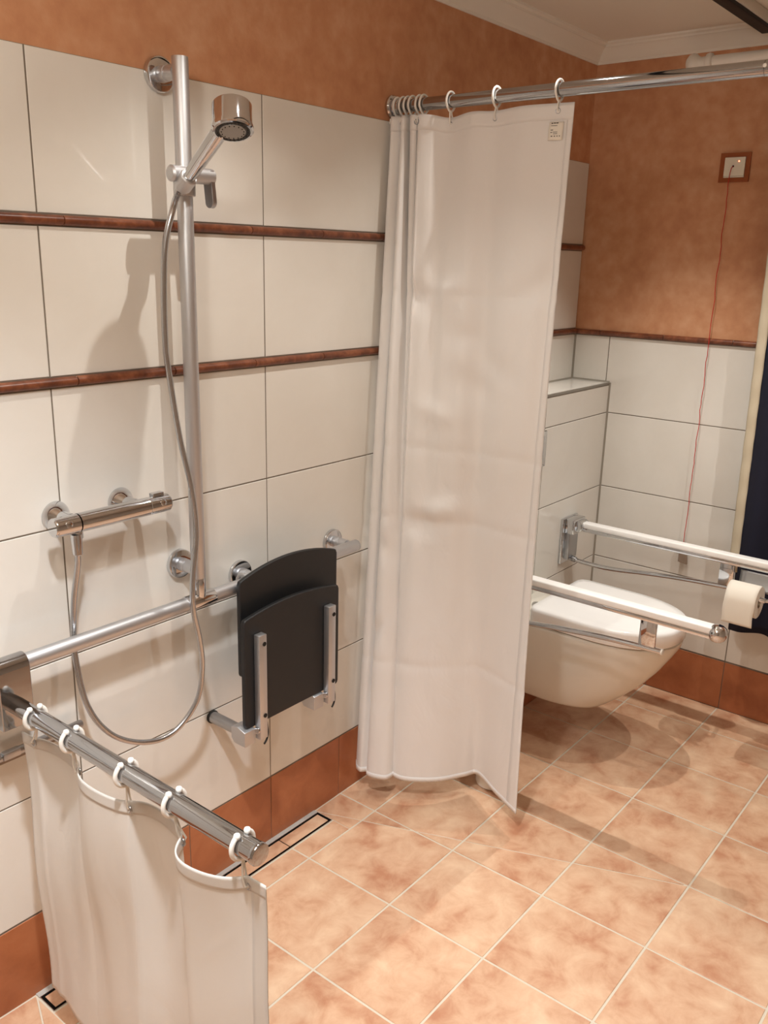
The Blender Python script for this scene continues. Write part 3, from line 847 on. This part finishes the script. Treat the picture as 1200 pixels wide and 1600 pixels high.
# ------------------------------------------------------------------ toilet
TX, TREAR = 1.990, -0.1667
def plan(hw, tip, rear, z, n=56, ex=2.35, strt=0.42, rr=0.0):
    """rounded-front outline in plan"""
    L = rear-tip; ys = rear-strt*L; Lf = ys-tip
    pts = []
    pts.append(Vector((TX-hw+rr, rear, z)))
    if rr: pts.append(Vector((TX-hw+rr*0.3, rear-rr*0.3, z)))
    pts.append(Vector((TX-hw, rear-rr, z)))
    for k in range(1, 6): pts.append(Vector((TX-hw, rear-rr+(ys-rear+rr)*k/6, z)))
    for k in range(n+1):
        a = math.pi-math.pi*k/n
        c, s = math.cos(a), math.sin(a)
        x = math.copysign(abs(c)**(2/ex), c); y = abs(s)**(2/ex)
        pts.append(Vector((TX+hw*x, ys-Lf*y, z)))
    for k in range(5, 0, -1): pts.append(Vector((TX+hw, rear-rr+(ys-rear+rr)*k/6, z)))
    pts.append(Vector((TX+hw, rear-rr, z)))
    if rr: pts.append(Vector((TX+hw-rr*0.3, rear-rr*0.3, z)))
    pts.append(Vector((TX+hw-rr, rear, z)))
    return pts
wc = thing('toilet', 'white wall-hung toilet with closed lid, right of the tall curtain', 'toilet', (TX, -0.45, 0.165))
SEC = [(0.090, -0.485, 0.166), (0.118, -0.512, 0.168), (0.131, -0.528, 0.175), (0.139, -0.545, 0.188), (0.155, -0.598, 0.235), (0.169, -0.652, 0.290), (0.180, -0.698, 0.350), (0.188, -0.735, 0.410), (0.1925, -0.754, 0.445), (0.1935, -0.759, 0.462), (0.193, -0.760, 0.469), (0.190, -0.757, 0.472)]
link('bowl', Mesh().loft([plan(h, t, TREAR, z) for h, t, z in SEC]), 'ceramic', wc, angle=50)
link('shaded_seat_ring', Mesh().loft([plan(0.186, -0.753, -0.300, z, rr=0.03) for z in (0.4725, 0.4775)]), 'pull', wc)  # seat ring greyed to paint the shaded gap under the lid
ld = link('lid', Mesh().loft([plan(h, t, r, z, rr=0.03) for h, t, r, z in ((0.1925, -0.760, -0.296, 0.4775), (0.1955, -0.764, -0.293, 0.481), (0.1965, -0.766, -0.292, 0.522), (0.195, -0.7645, -0.294, 0.530), (0.190, -0.759, -0.299, 0.5345), (0.165, -0.735, -0.32, 0.5365))]), 'lid', wc, angle=50)
for s in (-1, 1):
    link('hinge', Mesh().lathe([(0.016, 0), (0.017, 0.002), (0.017, 0.026), (0.014, 0.031), (0.008, 0.033)], (TX+s*0.075, -0.262, 0.4725), (0, 0, 1), 20), 'chrome', wc)

# chrome flush plate on the boxing
fp = thing('flush_plate', 'chrome flush plate on the tiled boxing, mostly behind the tall curtain edge', 'flush plate', (1.93, -BD, 0.965))
link('frame', Mesh().box((1.815, -BD-0.013, 0.968), (2.056, -BD-0.0008, 1.098), 0.004), 'chrome', fp)
link('button', Mesh().box((1.830, -BD-0.017, 0.985), (1.955, -BD-0.0128, 1.082), 0.002), 'satin', fp)
link('button', Mesh().box((1.960, -BD-0.017, 0.985), (2.030, -BD-0.0128, 1.082), 0.002), 'satin', fp)

# ------------------------------------------------------------------ hinged grab bars beside the toilet
def grab_bar(x, label, tip=-0.985):
    t = thing('hinged_grab_bar', label, 'grab bar', (x, TREAR, 0.70), 'white and chrome grab bars beside the toilet')
    y0 = TREAR
    zb = 0.700
    pl = link('wall_plate', Mesh().box((x-0.060, y0-0.012, 0.545), (x+0.060, y0-0.0008, 0.728), 0.003), 'chrome', t)
    link('hinge_housing', Mesh().box((x-0.046, y0-0.052, 0.668), (x+0.046, y0-0.012, 0.727), 0.006), 'chrome', t)
    link('bearing_plate', Mesh().box((x-0.036, y0-0.030, 0.562), (x+0.036, y0-0.012, 0.668), 0.002), 'matt_metal', t)
    link('hinge_barrel', Mesh().cyl((x-0.030, y0-0.058, zb), (x+0.030, y0-0.058, zb), 0.021, 28, 0.003), 'chrome', t)
    # rail: chrome profile below, white grip on top
    link('rail', Mesh().box((x-0.0165, tip+0.012, zb-0.020), (x+0.0165, y0-0.070, zb-0.004), 0.005), 'chrome', t)
    link('white_grip', Mesh().box((x-0.0195, tip+0.014, zb-0.0045), (x+0.0195, y0-0.066, zb+0.0165), 0.0045, seg=3), 'white_rail', t)['label'] = 'white plastic grip'
    link('end_ball', Mesh().lathe([(0.012, 0.0), (0.021, 0.003), (0.0255, 0.010), (0.0265, 0.020), (0.0245, 0.031), (0.018, 0.040), (0.008, 0.0445), (0.001, 0.0455)], (x, tip+0.022, zb-0.002), (0, -1, 0), 32), 'chrome', t)
    low = catmull([(x, y0-0.006, 0.559), (x, y0-0.05, 0.556), (x, -0.30, 0.553), (x, -0.38, 0.557), (x, -0.50, 0.572), (x, -0.62, 0.584), (x, -0.74, 0.5915), (x, -0.832, 0.595)], 60)
    lt = link('lower_tube', Mesh().tube(low, 0.0085, 16), 'chrome', t, angle=50)
    link('tube_collar', Mesh().cyl((x, y0-0.030, 0.559), (x, y0-0.048, 0.5575), 0.0115, 20, 0.001), 'matt_metal', lt)
    link('tube_end_cap', Mesh().lathe([(0.0092, 0), (0.0095, 0.001), (0.0095, 0.004), (0.008, 0.006)], (x, -0.832, 0.595), (0, -1, 0), 16), 'white_plastic', lt)
    link('strut_plate', Mesh().box((x-0.0035, -0.812, 0.592), (x+0.0035, -0.762, zb-0.018), 0.001), 'chrome', t)
    return t
NX_, FX_ = 1.62, 2.300
grab_bar(NX_, 'near white-topped hinged grab bar ending in a chrome ball, in front of the toilet')
grab_bar(FX_, 'far white-topped hinged grab bar between toilet and back wall, holding the paper roll')

# paper holder on the far bar with its roll
px0 = FX_-0.084
ph = thing('paper_holder', 'chrome paper roll holder with cover flap fixed to the far grab bar', 'paper holder', (FX_-0.03, -0.96, 0.57))
link('clamp', Mesh().box((FX_-0.021, -0.975, 0.673), (FX_+0.021, -0.945, 0.682), 0.002), 'chrome', ph)
link('arm', Mesh().tube(catmull([(FX_-0.012, -0.962, 0.678), (FX_-0.030, -0.962, 0.640), (px0+0.010, -0.964, 0.630), (px0, -0.960, 0.612), (px0, -0.945, 0.607)], 24), 0.006, 12), 'chrome', ph)
link('spindle', Mesh().cyl((px0, -0.948, 0.607), (px0, -0.823, 0.607), 0.0085, 18, 0.002), 'chrome', ph)
cvp = []
for k in range(9):
    u = k/8
    cvp.append((FX_-0.006-0.016*u*u, 0.672-0.062*u))
link('cover_flap', Mesh().grid([[Vector((x, -0.835-0.14*i/6, z)) for i in range(7)] for x, z in cvp]), 'matt_metal', ph, solid=0.0015)
RR = 0.055
rl = thing('toilet_roll', 'white toilet paper roll with loose hanging sheet on the far grab bar', 'paper roll', (px0, -0.880, 0.607-RR-0.0103))
ya, yb_ = -0.830, -0.922
pr_ = [(0.0200, 0.0), (RR-0.001, 0.0), (RR, 0.001), (RR, 0.099), (RR-0.001, 0.100), (0.0200, 0.100)]
n = 44
vs, fs = [], []
zc_ = 0.607-0.0103
for r, h in pr_:
    for k in range(n):
        a = 2*math.pi*k/n
        vs.append(Vector((px0+r*math.cos(a), ya-h, zc_+r*math.sin(a))))
m = len(pr_)
for i in range(m):
    j = (i+1) % m
    for k in range(n):
        k2 = (k+1) % n
        fs.append((i*n+k, i*n+k2, j*n+k2, j*n+k))
link('paper', Mesh().add(vs, fs), 'paper', rl)
vs, fs = [], []
for r, h in ((0.0188, 0.0005), (0.0199, 0.0005), (0.0199, 0.0995), (0.0188, 0.0995)):
    for k in range(24):
        a = 2*math.pi*k/24
        vs.append(Vector((px0+r*math.cos(a), ya-h, zc_+r*math.sin(a))))
for i in range(4):
    j = (i+1) % 4
    for k in range(24):
        k2 = (k+1) % 24
        fs.append((i*24+k, i*24+k2, j*24+k2, j*24+k))
link('cardboard_core', Mesh().add(vs, fs), 'card', rl)
sh = []
for k in range(13):
    a = math.radians(75+k*105/12)
    sh.append((px0+(RR+0.0008)*math.cos(a), zc_+(RR+0.0008)*math.sin(a)))
for k in range(1, 11):
    sh.append((px0-RR-0.0008-0.002*math.sin(k/10*2.4), zc_-0.0075*k))
link('loose_sheet', Mesh().grid([[Vector((x, ya-0.100*i/8+(0.001*math.sin(i+z*90)), z)) for i in range(9)] for x, z in sh]), 'paper', rl, solid=0.0005, angle=70)

# white toilet-brush holder on the floor behind the curtain
bh = thing('toilet_brush', 'white toilet brush holder on the floor, showing under the tall curtain', 'toilet brush', (1.535, -0.335, 0.0))
bc = (1.530, -0.352)
link('holder', Mesh().lathe([(0.046, 0.0), (0.052, 0.003), (0.055, 0.010), (0.055, 0.110), (0.052, 0.118), (0.047, 0.118), (0.047, 0.090)], (bc[0], bc[1], 0.0005), (0, 0, 1), 36), 'white_plastic', bh)
link('handle', Mesh().lathe([(0.006, 0), (0.006, 0.22), (0.010, 0.235), (0.010, 0.27), (0.004, 0.277)], (bc[0], bc[1], 0.095), (0, 0, 1), 16), 'white_plastic', bh)

# ------------------------------------------------------------------ emergency pull switch on the back wall
XW = XC+0.002
sw = thing('pull_switch', 'white emergency pull switch in a brown frame high on the orange back wall', 'switch', (XW, -0.5525, 1.955))
def plate_frame():
    m = Mesh()
    y0, y1, z0, z1 = -0.6025, -0.5005, 1.955, 2.050
    a0, a1, b0, b1 = -0.5875, -0.5165, 1.969, 2.036
    for A, B in (((y0, z0), (y1, b0)), ((y0, b1), (y1, z1)), ((y0, b0), (a0, b1)), ((a1, b0), (y1, b1))):
        m.box((XW-0.008, A[0], A[1]), (XW-0.0003, B[0], B[1]))
    return m
link('frame', plate_frame(), 'frame_brown', sw, smooth=False)
link('switch_plate', Mesh().box((XW-0.012, -0.5868, 1.9745), (XW-0.0003, -0.5172, 2.0353), 0.0015), 'switch', sw)
link('label_bar', Mesh().box((XW-0.0105, -0.5868, 1.9698), (XW-0.0003, -0.5172, 1.9738), 0.0008), 'switch', sw)
link('indicator_light', Mesh().lathe([(0.0024, 0), (0.0024, 0.0008), (0.0012, 0.0014)], (XW-0.0118, -0.566, 2.022), (-1, 0, 0), 12), 'led', sw)
link('cord_bushing', Mesh().lathe([(0.0032, 0), (0.0032, 0.002), (0.0018, 0.0032)], (XW-0.0118, -0.548, 2.006), (-1, 0, 0), 12), 'rubber', sw)
pc = [(XW-0.014, -0.548, 2.006), (XW-0.020, -0.5455, 2.000), (XW-0.020, -0.543, 1.985)]
rnd = random.Random(3)
for k in range(1, 60):
    z = 1.985-(1.985-0.645)*k/60
    pc.append((XW-0.020+rnd.uniform(-0.0008, 0.0008), -0.5425+0.0014*math.sin(k*0.9)+rnd.uniform(-0.0013, 0.0013), z))
pc.append((XW-0.020, -0.542, 0.640))
link('pull_cord', Mesh().tube(pc, 0.0014, 6), 'cord', sw, angle=70)['label'] = 'thin red pull cord'
link('pull_handle', Mesh().prism([Vector((XW-0.028, y, z)) for y, z in ((-0.530, 0.642), (-0.554, 0.642), (-0.566, 0.560), (-0.530, 0.566))], (0.014, 0, 0)), 'pull', sw, bevel=0.002)

# ------------------------------------------------------------------ navy window drape on a white pole
DXx = 2.455
po = thing('curtain_pole', 'white wooden curtain pole with turned finial below the ceiling at the back wall', 'curtain pole', (DXx, -1.4, 2.315))
PZ = 2.3255
link('pole', Mesh().cyl((DXx, -0.470, PZ), (DXx, -2.55, PZ), 0.0185, 28), 'white_plastic', po)
link('finial', Mesh().lathe([(0.019, 0.0), (0.026, 0.004), (0.028, 0.012), (0.026, 0.020), (0.019, 0.024), (0.0175, 0.040), (0.021, 0.048), (0.029, 0.056), (0.0315, 0.066), (0.028, 0.078), (0.018, 0.087), (0.004, 0.092)], (DXx, -0.472, PZ), (0, 1, 0), 28), 'white_plastic', po)
for y in (-0.56, -2.45):
    link('wall_bracket', Mesh().box((DXx, y-0.008, PZ-0.024), (XC+0.0015, y+0.008, PZ-0.012), 0.002), 'white_plastic', po)
dp = thing('window_drape', 'navy blue drape with cream lining edge hanging by the back wall at right', 'drape', (DXx, -1.0, 0.37))
def drape(y, v, zb):
    z = 2.300+(zb-2.300)*v
    return Vector((DXx+0.020*math.sin((y+0.77)*42)*(0.5+0.5*v)-0.0*v, y-0.02*v, z))
link('navy_panel', Mesh().grid([[drape(-0.752-0.50*i/60, j/60, 0.372+0.035*math.sin(i/60*9)*0.5) for i in range(61)] for j in range(61)]), 'navy', dp, solid=0.002, angle=70)
link('cream_lining', Mesh().grid([[drape(-0.722-0.034*i/6, j/60, 0.60)+Vector((-0.004-0.010*math.sin(i/6*math.pi)+0.002*math.sin(j*1.7), 0, 0)) for i in range(7)] for j in range(61)]), 'cream', dp, solid=0.003, angle=70)
link('heading_tape', Mesh().grid([[drape(-0.69-0.56*i/60, j*0.03/3, 0.4) for i in range(61)] for j in range(4)]), 'cream', dp, solid=0.004, angle=70)
